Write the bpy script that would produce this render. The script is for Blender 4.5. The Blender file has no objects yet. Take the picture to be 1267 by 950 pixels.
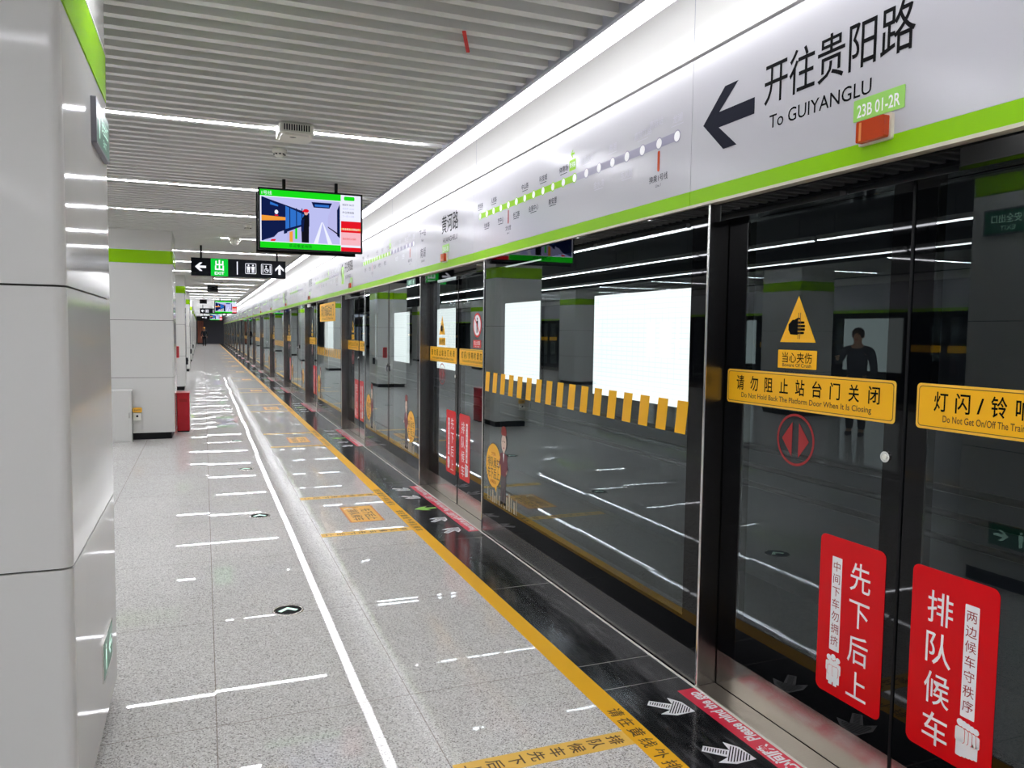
import bpy, math, random
from mathutils import Vector, Matrix
random.seed(7)
S = bpy.context.scene
COL = S.collection

# ------------------------------------------------------------------ camera, world, exposure
FPX, YAW, PITCH, ROLL = 957.74, 0.379178, -0.0654149, 0.0130188
fw = Vector((math.sin(YAW)*math.cos(PITCH), math.cos(YAW)*math.cos(PITCH), math.sin(PITCH)))
rt = fw.cross(Vector((0, 0, 1))).normalized(); up = rt.cross(fw)
r2 = rt*math.cos(ROLL)+up*math.sin(ROLL); u2 = -rt*math.sin(ROLL)+up*math.cos(ROLL)
cam = bpy.data.cameras.new('camera'); cam.sensor_width = 36; cam.lens = FPX/1267*36
cam.clip_start = 0.05; cam.clip_end = 400
camo = bpy.data.objects.new('camera', cam); COL.objects.link(camo)
camo.matrix_world = Matrix(((r2.x, u2.x, -fw.x, 0), (r2.y, u2.y, -fw.y, 0), (r2.z, u2.z, -fw.z, 1.6), (0, 0, 0, 1)))
S.camera = camo
W = bpy.data.worlds.new('world'); S.world = W; W.use_nodes = True
W.node_tree.nodes['Background'].inputs[0].default_value = (0.8, 0.85, 1, 1)
W.node_tree.nodes['Background'].inputs[1].default_value = 0.25
S.view_settings.view_transform = 'Standard'; S.view_settings.look = 'None'
S.view_settings.gamma = 1; S.view_settings.use_curve_mapping = False
S.view_settings.exposure = 0.82
S.cycles.use_denoising = True
S.cycles.max_bounces = 10; S.cycles.diffuse_bounces = 5; S.cycles.glossy_bounces = 5
S.cycles.transparent_max_bounces = 24
S.cycles.caustics_reflective = False; S.cycles.caustics_refractive = False
STRIP_E, COVE_E, BOX_E = 40.0, 5.6, .95

# ------------------------------------------------------------------ materials
def lin(c):
    if isinstance(c, str):
        c = [int(c[i:i+2], 16)/255 for i in (0, 2, 4)]
    return tuple(x/12.92 if x <= .04045 else ((x+.055)/1.055)**2.4 for x in c)
MATS = {}
def mat(name, color, rough=.5, metal=0., spec=.5, coat=0., emit=0., ior=1.5):
    m = bpy.data.materials.new(name); m.use_nodes = True
    b = m.node_tree.nodes['Principled BSDF']; c = lin(color)+(1,)
    b.inputs['Base Color'].default_value = c; b.inputs['Roughness'].default_value = rough
    b.inputs['Metallic'].default_value = metal; b.inputs['IOR'].default_value = ior
    b.inputs['Specular IOR Level'].default_value = spec
    b.inputs['Coat Weight'].default_value = coat; b.inputs['Coat Roughness'].default_value = .04
    if emit:
        b.inputs['Emission Color'].default_value = c; b.inputs['Emission Strength'].default_value = emit
    MATS[name] = m; m.diffuse_color = c
    return m
def emis(name, color, strength):
    m = bpy.data.materials.new(name); m.use_nodes = True; nt = m.node_tree; nt.nodes.clear()
    e = nt.nodes.new('ShaderNodeEmission'); o = nt.nodes.new('ShaderNodeOutputMaterial')
    e.inputs[0].default_value = lin(color)+(1,); e.inputs[1].default_value = strength
    nt.links.new(e.outputs[0], o.inputs[0]); MATS[name] = m
    return m
def nodes(m):
    nt = m.node_tree
    return nt, nt.nodes['Principled BSDF'], (lambda t: nt.nodes.new(t)), nt.links.new

enamel = mat('enamel', 'cecdc9', .07, spec=.12)
nt, b, N, L = nodes(enamel)                                   # slight waviness of the big panels
tc = N('ShaderNodeTexCoord'); nz = N('ShaderNodeTexNoise'); bp = N('ShaderNodeBump')
nz.inputs['Scale'].default_value = 5; nz.inputs['Detail'].default_value = 1
bp.inputs['Strength'].default_value = .012; bp.inputs['Distance'].default_value = .02
L(tc.outputs['Object'], nz.inputs['Vector']); L(nz.outputs['Fac'], bp.inputs['Height']); L(bp.outputs['Normal'], b.inputs['Normal'])
groove = mat('groove', '3a3936', .7)
lime = mat('lime', '8fc800', .25, spec=.12)
limeb = mat('lime_band', '8cc804', .3, spec=.12)
white = mat('white_paint', 'e9e8ec', .35)
hdrw = mat('header_white', 'bbbac0', .22)
fascia = mat('fascia_white', 'eeedea', .3)
beige = mat('beige_trim', 'cfc8b4', .35)
slatm = mat('slat_aluminium', 'e4e4e1', .4)
plen = mat('plenum', '2b2c28', .9)
flange = mat('flange_grey', 'b9bac6', .5)
black = mat('black_glass', '050608', .02, spec=.3)
blackp = mat('black_paint', '090a0d', .4, spec=.2)
navy = mat('sign_navy', '0c101a', .35, spec=.12)
ink = mat('ink', '0a0a0d', .6, spec=.06)
inkn = mat('ink_navy', '1b1d2a', .6, spec=.06)
grey = mat('grey_plastic', '74757c', .4)
offw = mat('off_white_plastic', 'e4e2d8', .45)
chrome = mat('chrome', 'e8e6e2', .12, 1)
steel = mat('stainless', 'b5aea6', .2, 1)
nt, b, N, L = nodes(steel)
tc = N('ShaderNodeTexCoord'); mp = N('ShaderNodeMapping'); nz = N('ShaderNodeTexNoise'); mr = N('ShaderNodeMapRange')
mp.inputs['Scale'].default_value = (1, 2, 300); nz.inputs['Scale'].default_value = 3
mr.inputs['To Min'].default_value = .14; mr.inputs['To Max'].default_value = .27
L(tc.outputs['Object'], mp.inputs[0]); L(mp.outputs[0], nz.inputs['Vector']); L(nz.outputs['Fac'], mr.inputs[0]); L(mr.outputs[0], b.inputs['Roughness'])
dsteel = mat('dark_stainless', '7d7b7a', .24, 1)
thr = mat('threshold_steel', 'c9c3b8', .32, 1)
nt, b, N, L = nodes(thr)
tc = N('ShaderNodeTexCoord'); vo = N('ShaderNodeTexVoronoi'); vo.inputs['Scale'].default_value = 75; vo.inputs['Randomness'].default_value = 0
bp = N('ShaderNodeBump'); bp.inputs['Strength'].default_value = .5; bp.inputs['Distance'].default_value = .003
L(tc.outputs['Object'], vo.inputs['Vector']); L(vo.outputs['Distance'], bp.inputs['Height']); L(bp.outputs['Normal'], b.inputs['Normal'])
yel = mat('label_yellow', 'f8b81c', .3, spec=.3)
yelp = mat('label_yellow_pale', 'f6bd3a', .35)
yelf = mat('floor_yellow', 'f6b924', .4, spec=.3)
yelq = mat('queue_yellow', 'f0c25c', .4, spec=.3)
ambf = mat('floor_amber', 'eeb54a', .4)
orn = mat('sticker_orange', 'd9822b', .4)
red = mat('label_red', 'da0010', .3, spec=.25)
redf = mat('floor_red', 'e02f4a', .3)
redk = mat('dark_red', '9a1418', .35)
redb = mat('bin_red', 'b51223', .3)
signw = mat('label_white', 'f4f3f4', .35)
brown = mat('brown_print', '5b3a12', .4)
lgrey = mat('pale_grey_ink', 'b9b8c4', .5)
mgrey = mat('map_grey', '8d8aa0', .4)
dgrn = mat('running_man_green', '14573f', .3, emit=.2)
mint = mat('mint', 'bfe8d6', .3, emit=.5)
orange = mat('lamp_orange', 'b93c0e', .15)
tagg = mat('tag_green', '93cf5a', .35)
skin = mat('skin', 'd6a583', .5)
cloth_d = mat('cloth_dark', '171a22', .9)
cloth_g = mat('cloth_grey', '4f5258', .9)
hairm = mat('hair', '15110f', .6)
beanie = mat('cap_yellow', 'd79b3a', .6)
brick = mat('brown_wall', 'b06a56', .6)
dark = mat('tunnel_dark', '2b3038', .8)
endm = mat('end_wall_dark', 'a0a1ac', .6)
capred = mat('cap_red', '8f2a22', .5)
picskin = mat('print_skin', 'd9bfae', .5)
picwine = mat('print_wine', '6a2233', .5)
picgrey = mat('print_grey', '4a4348', .5)
picsky = mat('print_skyline', 'b6a790', .5)

# glass pane: clear with a mirror-like front surface
glass = bpy.data.materials.new('glass'); glass.use_nodes = True
nt = glass.node_tree; nt.nodes.clear(); N = nt.nodes.new; L = nt.links.new
o = N('ShaderNodeOutputMaterial'); mx = N('ShaderNodeMixShader'); tr = N('ShaderNodeBsdfTransparent'); gl = N('ShaderNodeBsdfGlossy')
fr = N('ShaderNodeFresnel'); fr.inputs[0].default_value = 1.46; ge = N('ShaderNodeNewGeometry'); mu = N('ShaderNodeMath'); su = N('ShaderNodeMath')
su.operation = 'SUBTRACT'; su.inputs[0].default_value = 1; mu.operation = 'MULTIPLY'
gl.inputs['Roughness'].default_value = 0.0; gl.inputs[0].default_value = (.87, .98, 1, 1); tr.inputs[0].default_value = (.88, .9, .9, 1)
L(ge.outputs['Backfacing'], su.inputs[1]); L(su.outputs[0], mu.inputs[0]); 
ra = N('ShaderNodeMath'); ra.operation = 'ADD'; ra.inputs[1].default_value = 1; rd = N('ShaderNodeMath'); rd.operation = 'DIVIDE'; rm = N('ShaderNodeMath'); rm.operation = 'MULTIPLY'; rm.inputs[1].default_value = 2
L(fr.outputs[0], ra.inputs[0]); L(fr.outputs[0], rm.inputs[0]); L(rm.outputs[0], rd.inputs[0]); L(ra.outputs[0], rd.inputs[1]); L(rd.outputs[0], mu.inputs[1])
L(mu.outputs[0], mx.inputs[0]); L(tr.outputs[0], mx.inputs[1]); L(gl.outputs[0], mx.inputs[2]); L(mx.outputs[0], o.inputs[0])

# polished speckled granite floor
gran = mat('granite_light', 'c9c6bf', .014, ior=1.44)
nt, b, N, L = nodes(gran)
ge = N('ShaderNodeNewGeometry'); sx = N('ShaderNodeSeparateXYZ'); L(ge.outputs['Position'], sx.inputs[0])
n1 = N('ShaderNodeTexVoronoi'); n1.inputs['Scale'].default_value = 230; L(ge.outputs['Position'], n1.inputs['Vector'])
sc_ = N('ShaderNodeSeparateColor'); L(n1.outputs['Color'], sc_.inputs[0])
r1 = N('ShaderNodeValToRGB'); e = r1.color_ramp.elements
e[0].position = .0; e[0].color = lin('7f7c78')+(1,); e[1].position = .14; e[1].color = lin('aeaaa5')+(1,)
x = e.new(.3); x.color = lin('d3d0cb')+(1,); x = e.new(.75); x.color = lin('dedbd6')+(1,); x = e.new(1); x.color = lin('f5f4f1')+(1,)
L(sc_.outputs[0], r1.inputs[0])
n2 = N('ShaderNodeTexNoise'); n2.inputs['Scale'].default_value = 1.2; L(ge.outputs['Position'], n2.inputs['Vector'])
m2 = N('ShaderNodeMapRange'); m2.inputs['To Min'].default_value = .9; m2.inputs['To Max'].default_value = 1.04; L(n2.outputs['Fac'], m2.inputs[0])
def math_(op, a, bb=None):
    n = N('ShaderNodeMath'); n.operation = op
    for i, v in enumerate((a, bb)):
        if v is None: continue
        if isinstance(v, (int, float)): n.inputs[i].default_value = v
        else: L(v, n.inputs[i])
    return n.outputs[0]
TX, TY = .8, 1.2
ux = math_('DIVIDE', math_('SUBTRACT', sx.outputs[0], .03), TX); uy = math_('DIVIDE', math_('SUBTRACT', sx.outputs[1], 3.25), TY)
dx = math_('MULTIPLY', math_('PINGPONG', ux, .5), TX); dy = math_('MULTIPLY', math_('PINGPONG', uy, .5), TY)
g = math_('LESS_THAN', math_('MINIMUM', dx, dy), .0022)
mxg = N('ShaderNodeMix'); mxg.data_type = 'RGBA'; mxg.blend_type = 'MULTIPLY'; mxg.inputs[0].default_value = 1
L(r1.outputs[0], mxg.inputs[6]); L(m2.outputs[0], mxg.inputs[7])
mxj = N('ShaderNodeMix'); mxj.data_type = 'RGBA'; L(math_('MULTIPLY', g, .6), mxj.inputs[0]); L(mxg.outputs[2], mxj.inputs[6]); mxj.inputs[7].default_value = lin('6e5a48')+(1,)
df = N('ShaderNodeBsdfDiffuse'); gs = N('ShaderNodeBsdfGlossy'); gs.inputs['Roughness'].default_value = .014; ms = N('ShaderNodeMixShader')
fz = N('ShaderNodeFresnel'); fz.inputs[0].default_value = 1.48
L(mxj.outputs[2], df.inputs[0]); L(math_('MINIMUM', fz.outputs[0], .40), ms.inputs[0]); L(df.outputs[0], ms.inputs[1]); L(gs.outputs[0], ms.inputs[2])
L(ms.outputs[0], nt.nodes['Material Output'].inputs[0])
cv = N('ShaderNodeCombineXYZ'); L(math_('FLOOR', ux), cv.inputs[0]); L(math_('FLOOR', uy), cv.inputs[1])
wn = N('ShaderNodeTexWhiteNoise'); L(cv.outputs[0], wn.inputs['Vector'])
vm = N('ShaderNodeVectorMath'); vm.operation = 'SUBTRACT'; L(wn.outputs['Color'], vm.inputs[0]); vm.inputs[1].default_value = (.5, .5, .5)
vs = N('ShaderNodeVectorMath'); vs.operation = 'MULTIPLY'; L(vm.outputs[0], vs.inputs[0]); vs.inputs[1].default_value = (.0035, .0035, 0)
va = N('ShaderNodeVectorMath'); va.operation = 'ADD'; L(vs.outputs[0], va.inputs[0]); L(ge.outputs['Normal'], va.inputs[1])
vn = N('ShaderNodeVectorMath'); vn.operation = 'NORMALIZE'; L(va.outputs[0], vn.inputs[0]); L(vn.outputs[0], gs.inputs['Normal']); nt.nodes.remove(b)

bgran = mat('granite_black', '17181a', .14)
nt, b, N, L = nodes(bgran)
ge = N('ShaderNodeNewGeometry'); sx = N('ShaderNodeSeparateXYZ'); L(ge.outputs['Position'], sx.inputs[0])
mp = N('ShaderNodeMapping'); mp.inputs['Scale'].default_value = (9, 1.6, 1); L(ge.outputs['Position'], mp.inputs[0])
n1 = N('ShaderNodeTexNoise'); n1.inputs['Scale'].default_value = 3; n1.inputs['Detail'].default_value = 5; L(mp.outputs[0], n1.inputs['Vector'])
r1 = N('ShaderNodeValToRGB'); e = r1.color_ramp.elements
e[0].position = .45; e[0].color = lin('151618')+(1,); e[1].position = .8; e[1].color = lin('4a4a4b')+(1,); L(n1.outputs['Fac'], r1.inputs[0])
a = math_('LESS_THAN', math_('MULTIPLY', math_('PINGPONG', math_('DIVIDE', math_('SUBTRACT', sx.outputs[1], 3.25), 1.2), .5), 1.2), .003)
a2 = math_('LESS_THAN', math_('MULTIPLY', math_('PINGPONG', math_('DIVIDE', math_('SUBTRACT', sx.outputs[1], 2.99), 4.9), .5), 4.9), .002)
mxj = N('ShaderNodeMix'); mxj.data_type = 'RGBA'; L(math_('MULTIPLY', math_('MAXIMUM', a, a2), .8), mxj.inputs[0]); L(r1.outputs[0], mxj.inputs[6]); mxj.inputs[7].default_value = lin('8b8882')+(1,)
L(mxj.outputs[2], b.inputs['Base Color'])

lamp = emis('lamp_strip', 'f6f8ff', STRIP_E); lampl = emis('lamp_strip_soft', 'f6f8ff', STRIP_E*.32); cove = emis('lamp_cove', 'fbfbff', COVE_E)
ledw = emis('screen_white', 'e9ecff', .6); ledg = emis('screen_green', '18d81a', .6); ledr = emis('screen_red', 'e01626', .6)
ledp = emis('screen_pink', 'f3b6c0', .6); ledo = emis('screen_orange', 'ee9a3a', .6); ledn = emis('screen_navy', '101c4a', .6)
ledb = emis('screen_blue', '2f6fc8', .6); ledl = emis('screen_lilac', 'b7b6e6', .6); ledk = emis('screen_black', '10111a', .6)
leds = emis('screen_skin', 'd9a39a', .6); ledq = emis('screen_pale', 'b9bcec', .6)
sgw = emis('sign_white', 'f2f4ff', .66); sgg = emis('sign_green', '10c838', .6); exg = emis('exit_green', '2fb34a', .7)
# backlit advertising board: faint grid of the LED modules behind it
board = emis('board_glow', 'f7f8f8', BOX_E); nt = board.node_tree; N = nt.nodes.new; L = nt.links.new
tc = N('ShaderNodeTexCoord'); mp = N('ShaderNodeMapping'); mp.inputs['Rotation'].default_value = (0, math.pi/2, math.pi/2)
bk = N('ShaderNodeTexBrick'); bk.offset = 0; bk.inputs['Color1'].default_value = (.9, .97, .96, 1); bk.inputs['Color2'].default_value = (.9, .97, .96, 1)
bk.inputs['Mortar'].default_value = (.76, .85, .85, 1); bk.inputs['Scale'].default_value = 1; bk.inputs['Mortar Size'].default_value = .006
bk.inputs['Brick Width'].default_value = .16; bk.inputs['Row Height'].default_value = .07
sz = N('ShaderNodeSeparateXYZ'); cz = N('ShaderNodeCombineXYZ'); L(tc.outputs['Object'], sz.inputs[0]); L(sz.outputs[1], cz.inputs[0]); L(sz.outputs[2], cz.inputs[1])
L(cz.outputs[0], bk.inputs['Vector']); L(bk.outputs['Color'], nt.nodes['Emission'].inputs[0])

# ------------------------------------------------------------------ mesh building
class Fr:                                   # a local plane: origin, right, up; normal = right x up
    def __init__(s, o, u, v):
        s.o, s.u, s.v = Vector(o), Vector(u), Vector(v); s.n = s.u.cross(s.v)
    def __call__(s, u, v, w=0.): return s.o+s.u*u+s.v*v+s.n*w
def wallfr(y=0, z=0, x=0): return Fr((x, y, z), (0, -1, 0), (0, 0, 1))        # faces -X
def facefr(x=0, y=0, z=0): return Fr((x, y, z), (1, 0, 0), (0, 0, 1))         # faces -Y
def sidefr(x=0, y=0, z=0): return Fr((x, y, z), (0, 1, 0), (0, 0, 1))         # faces +X
TXT = {}
def textdata(s, bold):
    k = (s, bold)
    if k not in TXT:
        c = bpy.data.curves.new('lettering', 'FONT'); c.body = s; c.offset = bold; c.resolution_u = 3
        o = bpy.data.objects.new('lettering', c); COL.objects.link(o); bpy.context.view_layer.update()
        m = bpy.data.meshes.new_from_object(o.evaluated_get(bpy.context.evaluated_depsgraph_get()))
        vs = [(p.co.x, p.co.y) for p in m.vertices]; fs = [tuple(p.vertices) for p in m.polygons]
        bpy.data.objects.remove(o); bpy.data.curves.remove(c); bpy.data.meshes.remove(m)
        TXT[k] = (vs, fs, min(v[0] for v in vs), max(v[0] for v in vs), min(v[1] for v in vs), max(v[1] for v in vs))
    return TXT[k]
def rrect(x0, y0, x1, y1, r, n=5):
    p = []
    for cx, cy, a in ((x1-r, y1-r, 0), (x0+r, y1-r, 90), (x0+r, y0+r, 180), (x1-r, y0+r, 270)):
        for i in range(n+1):
            t = math.radians(a+90*i/n); p.append((cx+r*math.cos(t), cy+r*math.sin(t)))
    return p
def ell(cx, cy, rx, ry=None, n=24, a0=0, a1=360):
    ry = ry or rx
    k = n if a1-a0 >= 360 else n+1
    return [(cx+rx*math.cos(math.radians(a0+(a1-a0)*i/n)), cy+ry*math.sin(math.radians(a0+(a1-a0)*i/n))) for i in range(k)]
class MB:
    def __init__(s): s.v, s.f, s.mi, s.sm, s.mats = [], [], [], [], []
    def k(s, m):
        if m not in s.mats: s.mats.append(m)
        return s.mats.index(m)
    def add(s, vs, fs, m, sm=False):
        b = len(s.v); s.v += [tuple(p) for p in vs]; i = s.k(m)
        for f in fs: s.f.append(tuple(b+j for j in f)); s.mi.append(i); s.sm.append(sm)
        return s
    def box(s, x0, y0, z0, x1, y1, z1, m):
        vs = [(x, y, z) for z in (z0, z1) for x, y in ((x0, y0), (x1, y0), (x1, y1), (x0, y1))]
        return s.add(vs, [(3, 2, 1, 0), (4, 5, 6, 7), (0, 1, 5, 4), (1, 2, 6, 5), (2, 3, 7, 6), (3, 0, 4, 7)], m)
    def prism(s, fr, pts, w0, w1, m, sm=False):
        n = len(pts); vs = [fr(u, v, w0) for u, v in pts]+[fr(u, v, w1) for u, v in pts]
        s.add(vs, [tuple(range(n-1, -1, -1)), tuple(range(n, 2*n))], m)
        vs2 = list(vs)
        return s.add(vs2, [(i, (i+1) % n, n+(i+1) % n, n+i) for i in range(n)], m, sm)
    def poly(s, fr, pts, w, m): return s.add([fr(u, v, w) for u, v in pts], [tuple(range(len(pts)))], m)
    def rect(s, fr, u0, v0, u1, v1, w, m): return s.poly(fr, [(u0, v0), (u1, v0), (u1, v1), (u0, v1)], w, m)
    def ring(s, fr, outer, inner, w, m):
        n = len(outer); vs = [fr(u, v, w) for u, v in outer+inner]
        return s.add(vs, [(i, (i+1) % n, n+(i+1) % n, n+i) for i in range(n)], m)
    def text(s, fr, t, u, v, h, w, m, width=None, align='C', bold=0.):
        vs, fs, x0, x1, y0, y1 = textdata(t, bold)
        sy = h/.86; sx = width/(x1-x0) if width else sy
        off = {'C': -(x0+x1)/2, 'L': -x0, 'R': -x1}[align]
        return s.add([fr(u+(x+off)*sx, v+(y-.38)*sy, w) for x, y in vs], fs, m)
    def vtext(s, fr, t, u, v, pitch, h, w, m, bold=0., hw=None):
        for i, c in enumerate(t): s.text(fr, c, u, v-i*pitch, h, w, m, width=hw, bold=bold)
        return s
    def cyl(s, p0, p1, r, m, n=14, r1=None):
        p0, p1 = Vector(p0), Vector(p1); d = (p1-p0).normalized()
        a = d.orthogonal().normalized(); b = d.cross(a); r1 = r if r1 is None else r1
        vs = [p0+(a*math.cos(2*math.pi*i/n)+b*math.sin(2*math.pi*i/n))*r for i in range(n)]
        vs += [p1+(a*math.cos(2*math.pi*i/n)+b*math.sin(2*math.pi*i/n))*r1 for i in range(n)]
        s.add(vs, [tuple(range(n-1, -1, -1)), tuple(range(n, 2*n))], m)
        return s.add(vs, [(i, (i+1) % n, n+(i+1) % n, n+i) for i in range(n)], m, True)
    def lathe(s, c, prof, m, n=24):
        c = Vector(c); k = len(prof); vs = []
        for r, z in prof:
            for i in range(n):
                t = 2*math.pi*i/n; vs.append(c+Vector((r*math.cos(t), r*math.sin(t), z)))
        fs = [(j*n+i, j*n+(i+1) % n, (j+1)*n+(i+1) % n, (j+1)*n+i) for j in range(k-1) for i in range(n)]
        s.add(vs, fs, m, True)
        return s.add(vs[:n]+vs[-n:], [tuple(range(n-1, -1, -1)), tuple(range(n, 2*n))], m)
    def build(s, name, parent=None, loc=(0, 0, 0)):
        me = bpy.data.meshes.new(name); me.from_pydata(s.v, [], s.f)
        for m in s.mats: me.materials.append(m)
        me.polygons.foreach_set('material_index', s.mi); me.polygons.foreach_set('use_smooth', s.sm); me.update()
        o = bpy.data.objects.new(name, me); COL.objects.link(o); o.location = loc
        if parent: o.parent = parent
        return o
def tag(o, label, cat=None, group=None, kind=None):
    o['label'] = label
    if cat: o['category'] = cat
    if group: o['group'] = group
    if kind: o['kind'] = kind
    return o
def thing(name, loc, label, cat, group=None, rz=0):
    o = bpy.data.objects.new(name, None); COL.objects.link(o); o.location = loc; o.rotation_euler = (0, 0, rz); o.empty_display_size = .1
    tag(o, label, cat, group); o['kind'] = 'thing'
    return o
def copy_tree(src, loc, label=None):
    r = src.copy(); COL.objects.link(r); r.location = loc
    if label: r['label'] = label
    for ch in list(src.children):
        c = ch.copy(); COL.objects.link(c); c.parent = r
        for g in list(ch.children):
            d = g.copy(); COL.objects.link(d); d.parent = c
    return r
ONES = 'zeroth first second third fourth fifth sixth seventh eighth ninth tenth eleventh twelfth thirteenth fourteenth fifteenth sixteenth seventeenth eighteenth nineteenth'.split()
TENS = {2: 'twent', 3: 'thirt', 4: 'fort', 5: 'fift'}
def nth(n):
    if n < 20: return ONES[n]
    t, u = divmod(n, 10)
    return TENS[t]+('ieth' if u == 0 else 'y-'+ONES[u])
def struct(o, label=None):
    o['kind'] = 'structure'
    if label: o['label'] = label
    return o

# ------------------------------------------------------------------ large structure
D, MOD, C0, HALF, ZC, YEND, NDOOR = 2.07, 4.9, 1.905, .97, 3.0, 93.0, 19
HB, HT = 2.177, 2.835                      # header bottom and top
struct(MB().box(-10, -8, -.12, 1.60, YEND, 0, gran).build('floor'), 'polished speckled pale granite platform floor')
struct(MB().box(1.60, -8, -.12, 2.056, YEND, 0, bgran).box(2.054, -8, -.12, 2.068, YEND, .001, offw).box(2.068, -8, -.12, 2.3, YEND, -.002, bgran).build('floor_edge'), 'black granite strip along the platform doors')
cb = MB()
k0 = int((-8-.09)/.15)
for i in range(k0, int(YEND/.15)):
    y = i*.15+.09
    cb.box(-1.32, y-.026, ZC, 1.70, y+.026, ZC+.13, slatm)
    if y < 60: cb.box(-9.7, y-.026, ZC, -6.65, y+.026, ZC+.13, slatm)
cb.box(-1.36, -8, ZC-.01, -1.32, YEND, ZC+.36, plen).box(-6.65, -8, ZC-.01, -6.61, YEND, ZC+.36, plen)
cb.box(-10, -8, ZC+.34, 2.3, YEND, ZC+.4, plen)
struct(cb.build('ceiling'), 'grey metal slat ceiling running across the platform')
tb = MB()
tb.box(1.70, -8, 2.985, 1.722, YEND, 3.06, flange)
struct(tb.build('trim_1'), 'grey edge rail beside the cove light')
fb = MB()
fb.box(2.064, -8, HT+.012, 2.12, YEND, ZC+.34, fascia)
for y in range(-2, 31):                                    # hairline joints between fascia panels
    yy = 3.02+y*3.0
    fb.box(2.0632, yy-.0015, HT+.012, 2.07, yy+.0015, ZC+.3, flange)
struct(fb.build('trim_2'), 'white fascia between header and ceiling')
# tunnel beyond the screens
tn = MB().box(2.3, -8, -1.35, 6.3, YEND, -1.25, dark).box(6.06, -8, -1.25, 6.2, YEND, 4.2, dark).box(2.3, -8, 3.6, 6.2, YEND, 3.7, dark).box(2.26, -8, -1.25, 2.3, YEND, -.13, dark)
for k in range(3): tn.cyl((6.0, -8, .3-.22*k), (6.0, YEND, .3-.22*k), .035, blackp, 8)
for x in (3.3, 4.75): tn.box(x-.04, -8, -1.25, x+.04, YEND, -1.09, dsteel)
struct(tn.build('wall_track'), 'dark tunnel wall and track bed behind the glass screens')
eb = MB().box(-10, YEND, -.1, 6.2, YEND+.2, 4, endm)
struct(eb.build('wall_end'), 'dark wall closing the far end of the platform')
struct(MB().box(-10, -8.2, -.1, 6.2, -8, 4, endm).build('wall_back'), 'grey wall behind the viewpoint')
bw = MB(); bw.box(-.62, YEND-2.6, 0, .0, YEND-2.4, 2.5, brick)
for k in range(3): bw.box(-.62+.2*k, YEND-2.62, 0, -.6+.2*k, YEND-2.6, 2.5, groove)
bw.box(-.62, YEND-2.63, 0, .0, YEND-2.6, .12, groove)
tag(bw.build('partition_panel'), 'brown timber partition at the far end of the platform', 'partition', kind='thing')
# opposite platform side (seen in reflections): header, dark glazing and posts
ob = MB(); XO = -10.0
ob.box(XO-.14, -8, HB+.07, XO, YEND, HT, hdrw).box(XO-.14, -8, HB, XO+.001, YEND, HB+.07, limeb).box(XO-.1, -8, HT+.01, XO+.12, YEND, ZC, fascia)
ob.box(XO-.1, -8, 0, XO-.02, YEND, .15, steel).box(XO-.1, -8, .15, XO-.02, YEND, .3, black).box(XO-.1, -8, 2.05, XO-.02, YEND, HB, black)
ob.box(XO-.06, -8, .3, XO-.05, YEND, 2.05, glass)
for i in range(-1, NDOOR):
    c = C0+i*MOD
    for y in (c-HALF, c, c+HALF): ob.box(XO-.1, y-.07, .15, XO-.015, y+.07, HB, black)
    ob.box(XO-.05, c-.9, 1.31, XO-.04, c-.03, 1.455, yel).box(XO-.05, c+.03, 1.31, XO-.04, c+.9, 1.455, yel)
ob.box(XO-4.1, -8, -1.3, XO-4, YEND, 4.2, dark).box(XO-4, -8, -1.35, XO-.1, YEND, -1.25, dark).box(XO-4, -8, 3.6, XO-.1, YEND, 3.7, dark)
struct(ob.build('wall_left'), 'glass screen wall on the other side of the island platform')

# ------------------------------------------------------------------ ceiling light strips and cove lights
LAMPY = [-6.9, -4.4, -1.9, .6, 3.12, 5.68, 8.2, 10.27, 12.82, 15.2, 17.62, 20.4, 22.9, 25.7, 28.3, 30.8]+[33.4+2.55*i for i in range(22)]
SPAN = {3.12: (-.93, .45), 12.82: (.26, 1.46), 8.2: (-.93, 1.5), 5.68: (-.93, 1.53), 20.4: (-.93, 1.29), 22.9: (.28, 1.6), 25.7: (.04, 1.5)}
snap = lambda y: round((y-.015)/.15)*.15+.015
lproto = {}
row = 0
for y in LAMPY:
    if y > 1: row += 1
    spans = [SPAN.get(y, (-.93, 1.47))]
    if y < 45: spans += [(-9.2, -6.75)]
    for q, (xa, xb) in enumerate(spans):
        key = round(xb-xa, 3)
        where = ['over the walkway beside the doors', 'near the opposite screens'][q]
        rank = nth(row)+' row in front of the viewer' if y > 1 else nth(sum(1 for t in LAMPY if y < t < 1)+1)+' row behind the viewer'
        lab = 'ceiling light strip '+where+', '+rank
        loc = (xa, snap(y), ZC-.004)
        if key in lproto: copy_tree(lproto[key], loc, lab); continue
        t = thing('ceiling_light', loc, lab, 'ceiling light', 'ceiling light strips between the slats')
        Lw = xb-xa
        MB().box(0, -.034, .012, Lw, .034, .075, slatm).box(0, -.034, .0, Lw, -.029, .012, slatm).box(0, .029, 0, Lw, .034, .012, slatm).build('housing', t)
        db = MB().box(.004, -.029, .002, Lw-.004, .029, .012, lamp); db.build('diffuser', t)
        lproto[key] = t
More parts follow.
